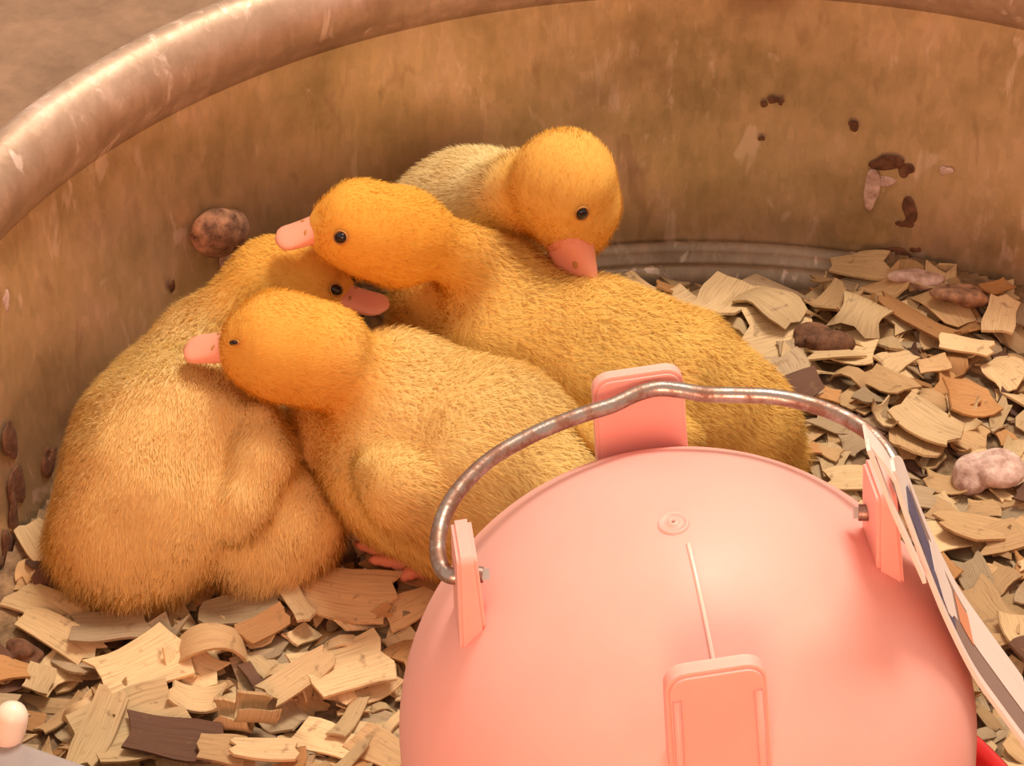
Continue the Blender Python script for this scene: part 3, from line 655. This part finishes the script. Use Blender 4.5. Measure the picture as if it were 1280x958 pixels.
def foot(root, inv, heel, toes, lift=.004):
    """webbed foot: three toes with webbing and shank, one surface"""
    bm = bmesh.new(); h_ = Vector(heel); T_ = [Vector(t) for t in toes]
    me_v, me_f = [], []
    def add(v, f):
        o_ = len(me_v); me_v.extend(v); me_f.extend([tuple(i+o_ for i in q_) for q_ in f])
    for t in T_: add(*tube(catmull([h_, h_.lerp(t, .5)+Vector((0, 0, .0012)), t], 5), [.0030]*4+[.0024]*4+[.0018]*2+[.0009], 8))
    for a, b in zip(T_, T_[1:]):
        m_ = (a.lerp(b, .5)).lerp(h_, .22); up_ = Vector((0, 0, .0007))
        v = [h_+up_, a.lerp(h_, .08)+up_, m_+up_, b.lerp(h_, .08)+up_, h_-up_, a.lerp(h_, .08)-up_, m_-up_, b.lerp(h_, .08)-up_]
        add(v, [(0, 1, 2, 3), (7, 6, 5, 4), (0, 4, 5, 1), (1, 5, 6, 2), (2, 6, 7, 3), (3, 7, 4, 0)])
    add(*tube([h_, h_+Vector((.002, .008, .012)), h_+Vector((.004, .016, .022))], [.0030, .0032, .0036], 8))
    o_ = mesh_obj('foot', me_v, me_f, M['foot'], root); o_.location = inv
roots = {}
for D in DUCKS: roots[D['name']] = make_duck(D)
r_, V_, inv_, _ = roots['D']
hl = P(535, 712, .0165); foot(r_, inv_, hl, [P(444, 680, .017), P(462, 700, .0165), P(500, 724, .016)])
hl = P(610, 745, .014); foot(r_, inv_, hl, [P(560, 745, .013), P(570, 762, .012), P(600, 770, .012)])
for nm, (px, py) in (('C', (215, 700)), ('C', (330, 690)), ('B', (720, 590)), ('B', (800, 600)), ('A', (600, 440)), ('A', (640, 450))):
    r_, V_, inv_, _ = roots[nm]; hl = P(px, py, .013); foot(r_, inv_, hl, [hl+Vector((-.012, -.006, 0)), hl+Vector((-.015, .001, 0)), hl+Vector((-.011, .008, 0))])

# ------------------------------------------------------------------ waterer
TH = math.radians(7); TILT = math.radians(-5)
wat = empty('poultry_waterer', WA, (0, TILT, TH)); tag(wat, 'pink plastic domed poultry waterer with a wire handle and red base, nearest the camera', 'waterer')
MW = Matrix.Translation(WA) @ wat.rotation_euler.to_matrix().to_4x4(); MI = MW.inverted()
R = 358*SC; CZ = 338*SC
def dome_r(z): return R*math.sqrt(max(1-(z/CZ)**2, 0))
prof = [(R*.995, -358*SC), (R, -300*SC)] + [(R, z*SC) for z in (-200, -100, -40)] + [(R*math.cos(a), CZ*math.sin(a)) for a in np.linspace(0, PI/2-.02, 40)] + [(.0001, CZ)]
inner = [(max(r-.0022, .0001), z-.0022 if z > 0 else z) for r, z in prof][::-1]
v, f = lathe(prof+inner, 128, True); jar = mesh_obj('jar', v, f, M['jar'], wat)
bm = bmesh.new(); bm.from_mesh(jar.data); bmesh.ops.remove_doubles(bm, verts=bm.verts, dist=.00003); bmesh.ops.recalc_face_normals(bm, faces=bm.faces); bm.to_mesh(jar.data); bm.free()
RT_ = 258*SC; TOP = CZ+.0048
def tab(ang, wid=.0285, th=.0052, top=TOP, round_=.006, rt_=RT_):
    """moulded foot standing on the dome, plate tangential to the jar, ribs running down the outer side"""
    bm = bmesh.new(); pts = []
    zb = CZ*math.sqrt(1-(rt_/R)**2)-.020
    hw = wid/2; round_ *= .7; out = [(-hw*1.04, zb), (-hw, top-round_)]
    for a in np.linspace(PI, PI/2, 6)[1:]: out.append((-hw+round_+round_*math.cos(a), top-round_+round_*math.sin(a)))
    for a in np.linspace(PI/2, 0, 6): out.append((hw-round_+round_*math.cos(a), top-round_+round_*math.sin(a)))
    out += [(hw*1.04, zb)]
    vv = [[], []]
    for q_, dx in enumerate((-th/2, th/2)):
        for y_, z_ in out:
            grow = .0030*(top-z_)/(top-zb) if dx > 0 else 0
            vv[q_].append(bm.verts.new((rt_+dx+grow, y_, z_)))
    bm.faces.new(vv[0]); bm.faces.new(vv[1][::-1]); n_ = len(out)
    for i in range(n_):
        j = (i+1) % n_; bm.faces.new((vv[0][i], vv[0][j], vv[1][j], vv[1][i]))
    bmesh.ops.recalc_face_normals(bm, faces=bm.faces)
    bmesh.ops.bevel(bm, geom=[e for e in bm.edges if e.calc_face_angle(0) > .6], offset=.0008, segments=2, affect='EDGES')
    # raised border ribs down the outer face
    for v in bm.verts: v.co = Matrix.Rotation(ang, 4, 'Z') @ v.co
    o_ = bm_obj('foot_tab', bm, M['jar'], wat); autosmooth(o_, 35); return o_
for a_, wd_, t_ in ((0, .014, .0042), (PI, .014, .0042), (PI/2, .0205, .004), (-PI/2, .0200, .0045)):
    t = tab(a_, wd_, t_, TOP, .006 if abs(abs(a_)-PI/2) < .1 else .003, RT_ if abs(abs(a_)-PI/2) < .1 else 244*SC)
    if a_ in (PI/2, -PI/2):      # raised rectangular frame on the outer plate
        sgn = 1 if a_ > 0 else -1; rv = []
for sgn in (-1, 1):
    zb = CZ*math.sqrt(1-(RT_/R)**2)
    v, f = tube([(sgn*.0080, -(RT_+.0026), TOP-.006), (sgn*.0083, -(RT_+.0040), zb-.002), (sgn*.0085, -(RT_+.0052), zb-.014)], .0009, 8); mesh_obj('rib', v, f, M['jar'], wat)
# mould seam running from the apex to the front tab, and the sprue mark on the apex
pts = []
for a in np.linspace(PI/2-.10, math.acos(RT_/R)+.03, 40): pts.append(((R+.0001)*math.cos(a)*math.sin(.0), -(R+.0001)*math.cos(a), (CZ+.0001)*math.sin(a)))
v, f = tube([Vector(p)+Vector((.002, 0, 0)) for p in pts], [.0005]*len(pts), 8); mesh_obj('mould_seam', v, f, M['gloss'], wat)  # seam coloured lighter than the jar, its bright highlight put into the colour
v, f = lathe([(.0003, CZ+.0004), (.0008, CZ+.0011), (.0012, CZ+.0004), (.0026, CZ+.0002), (.0030, CZ+.0007), (.0034, CZ-.0002)], 24); mesh_obj('sprue_mark', v, f, M['jar'], wat)
# red base tray with water
tz = -.083-.0145
ZT = -345*SC; ZB = -(WA.z-.013)/math.cos(TILT)
tp = [(R*.6, ZB+.004), (R*.9, ZB+.002), (TRAY_R-.006, ZB+.002), (TRAY_R-.003, ZB+.006), (TRAY_R-.001, ZT-.0035), (TRAY_R+.0015, ZT), (TRAY_R+.003, ZT-.0015), (TRAY_R+.0025, ZT-.004), (TRAY_R+.0008, ZT-.008), (TRAY_R-.001, ZB), (.06, ZB-.001), (.0005, ZB-.001), (.0005, ZB+.004)]
v, f = lathe(tp, 128, True); tr = mesh_obj('base_tray', v, f, M['red'], wat); tag(tr, 'red plastic drinking tray')
wm = NT('water'); wm.set(Base_Color=(.9, .6, .5, 1), Roughness=.03, Transmission_Weight=.9, IOR=1.33)
v, f = lathe([(R+.0006, ZT-.01), (TRAY_R-.0025, ZT-.01), (TRAY_R-.0035, ZB+.006), (R+.0006, ZB+.006)], 96, True); mesh_obj('water', v, f, wm.m, wat)
# wire handle: unprojected onto the leaning plane of the bail
ZH = TOP-.0125
hL, hR = MW@Vector((-244*SC, 0, ZH)), MW@Vector((244*SC, 0, ZH)); bk = on_plane(822, 486, MW@Vector((0, RT_-.0045, 0)), MW.to_3x3()@Vector((0, 1, 0))); nrm = (hR-hL).cross(bk-hL).normalized()
WP = [(604, 719), (585, 718), (566, 721), (553, 712), (547, 690), (550, 660), (562, 630), (583, 602), (612, 575), (650, 552), (690, 533), (730, 518), (765, 507), (795, 493), (822, 486), (850, 488), (880, 493), (920, 494), (965, 496), (1010, 505), (1055, 522), (1090, 545), (1113, 573), (1123, 600), (1122, 622), (1112, 636), (1096, 641), (1073, 641)]
wpts = [MI@on_plane(x, y, hL, nrm) for x, y in WP]
v, f = tube(catmull(wpts, 6), .0018, 12); hd_ = mesh_obj('wire_handle', v, f, M['wire'], wat); autosmooth(hd_, 50)
for x, y, x2, y2 in ((600, 719, 612, 718), (1078, 641, 1066, 642)):
    a, b = MI@on_plane(x, y, hL, nrm), MI@on_plane(x2, y2, hL, nrm); v, f = tube([a, b], .0017, 4); mesh_obj('wire_end', v, f, M['steel'], wat, False)

# ------------------------------------------------------------------ hanging tag: card profile runs down along x/z, its width is along y
yN = (MW@Vector((RT_+.006, -.004, 0))).y-.016; yF = yN+.028
def PY(px, py, y): return on_plane(px, py, Vector((0, y, 0)), Vector((0, 1, 0)))
near = catmull([PY(*q, yN) for q in [(1114, 590), (1124, 628), (1138, 668), (1158, 722), (1182, 780), (1215, 845), (1250, 895), (1300, 962)]], 6)
tg = empty('hang_tag', near[0]); tag(tg, 'folded white card tag with navy and brown print hanging off the wire handle', 'tag')
TI = -near[0]
def card(name, prof, y0, y1, th, mat, v0=0, v1=1, skip=None, yfun=None):
    vs_, fs = [], []; n_ = len(prof)
    for i, p in enumerate(prof):
        t = (prof[min(i+1, n_-1)]-prof[max(i-1, 0)]).normalized(); nn = Vector((-t.z, 0, t.x)); nn = nn if nn.x > 0 else -nn
        ya, yb = (y0, y1) if yfun is None else yfun(i/(n_-1))
        for y in (ya, yb):
            for s in (0, 1): q_ = p+nn*(th*(s if mat is M['card'] else s)); vs_.append((q_.x, y, q_.z))
    for i in range(n_-1):
        a, b = i*4, (i+1)*4; fs += [(a, b, b+2, a+2), (a+1, a+3, b+3, b+1), (a, a+1, b+1, b), (a+2, b+2, b+3, a+3)]
    fs += [(0, 2, 3, 1), ((n_-1)*4, (n_-1)*4+1, (n_-1)*4+3, (n_-1)*4+2)]
    o_ = mesh_obj(name, vs_, fs, mat, tg, False); o_.location = TI; return o_
TW = .0009
card('card', near, yN, yF, TW, M['card'], yfun=lambda t: (yN, yN+(yF-yN)*min(1, .12+t*2.6)))
def sub(prof, a, b): n_ = len(prof)-1; return prof[int(a*n_):int(b*n_)+1]
def lift(prof, e):
    out = []
    for i, p in enumerate(prof):
        t = (prof[min(i+1, len(prof)-1)]-prof[max(i-1, 0)]).normalized(); nn = Vector((-t.z, 0, t.x)); nn = nn if nn.x > 0 else -nn; out.append(p+nn*e)
    return out
W_ = yF-yN
card('printed_panel', lift(sub(near, .36, 1), TW), yN+.003, yF-.006, .0001, M['brown'])
card('printed_band', lift(sub(near, .26, .62), TW+.0001), 0, 0, .0001, M['navy'], yfun=lambda t: (yN+.003, yN+.003+W_*(.55-.35*abs(t-.35))*(1 if t > .15 else t/.15+.02)))
card('printed_shape', lift(sub(near, .50, .66), TW+.0002), 0, 0, .0001, M['card'], yfun=lambda t: (yN+W_*.42-.009*math.sin(PI*min(max(t, .12), .88)), yN+W_*.52+.010*math.sin(PI*min(max(t, .12), .88))))
card('printed_shape', lift(sub(near, .68, .74), TW+.0002), yN+W_*.38, yN+W_*.72, .0001, M['orange'])
card('printed_shape', lift(sub(near, .74, 1), TW+.0002), yN+W_*.42, yN+W_*.76, .0001, M['card'])
# narrow folded header strip hooked over the wire
hs = catmull([PY(*q, yN-.002) for q in [(1082, 556), (1096, 590), (1112, 632), (1130, 672), (1152, 722)]], 5)
card('folded_strip', hs, yN-.004, yN-.0005, .0008, M['card'])
fold = catmull([hs[0], hs[3].lerp(near[0], .5)+Vector((0, .001, .001)), near[1]], 5)
card('fold', fold, yN-.002, yN+.004, .0006, M['card'])

# ------------------------------------------------------------------ corner of a grey feeder at the lower left
a, b = P(-12, 914, .042), P(150, 970, .042); dx = (b-a).normalized(); dy = Vector((dx.y, -dx.x, 0)); dy = dy if dy.y < 0 else -dy
fd = empty('trough_feeder', (a.x, a.y, GROUND)); tag(fd, 'grey metal feeder, only its sloping lid edge showing in the lower left corner', 'feeder')
FI = -Vector((a.x, a.y, GROUND))
def boxm(name, o0, ex, ey, z0, z1, mat, bev=.0015, slope=0):
    bm = bmesh.new(); bot_ = [bm.verts.new((o0+q_).to_tuple()[:2]+(z0,)) for q_ in (Vector(), ex, ex+ey, ey)]
    top_ = [bm.verts.new((o0+q_).to_tuple()[:2]+(z1+s*slope,)) for q_, s in ((Vector(), 0), (ex, 0), (ex+ey, 1), (ey, 1))]
    bm.faces.new(bot_[::-1]); bm.faces.new(top_)
    for i in range(4): bm.faces.new((bot_[i], bot_[(i+1) % 4], top_[(i+1) % 4], top_[i]))
    bmesh.ops.recalc_face_normals(bm, faces=bm.faces); bmesh.ops.bevel(bm, geom=list(bm.edges), offset=bev, segments=2, affect='EDGES')
    o_ = bm_obj(name, bm, mat, fd); o_.location = FI; autosmooth(o_, 50); return o_
boxm('trough_body', a+dx*.004+dy*.004, dx*.060, dy*.05, GROUND+.003, .038, M['grey']); boxm('lid', a, dx*.068, dy*.058, .038, .042, M['grey'], .001, .006)
v, f = tube([P(6, 940, .036), P(9, 925, .041), P(13, 905, .047), P(15, 893, .0505), P(16, 886, .0525), P(16.5, 880, .0540)], [.0040, .0042, .0046, .0044, .0034, .0012], 16); pg = mesh_obj('peg', v, f, M['pale'], fd); pg.location = FI; tag(pg, 'cream plastic rounded peg')
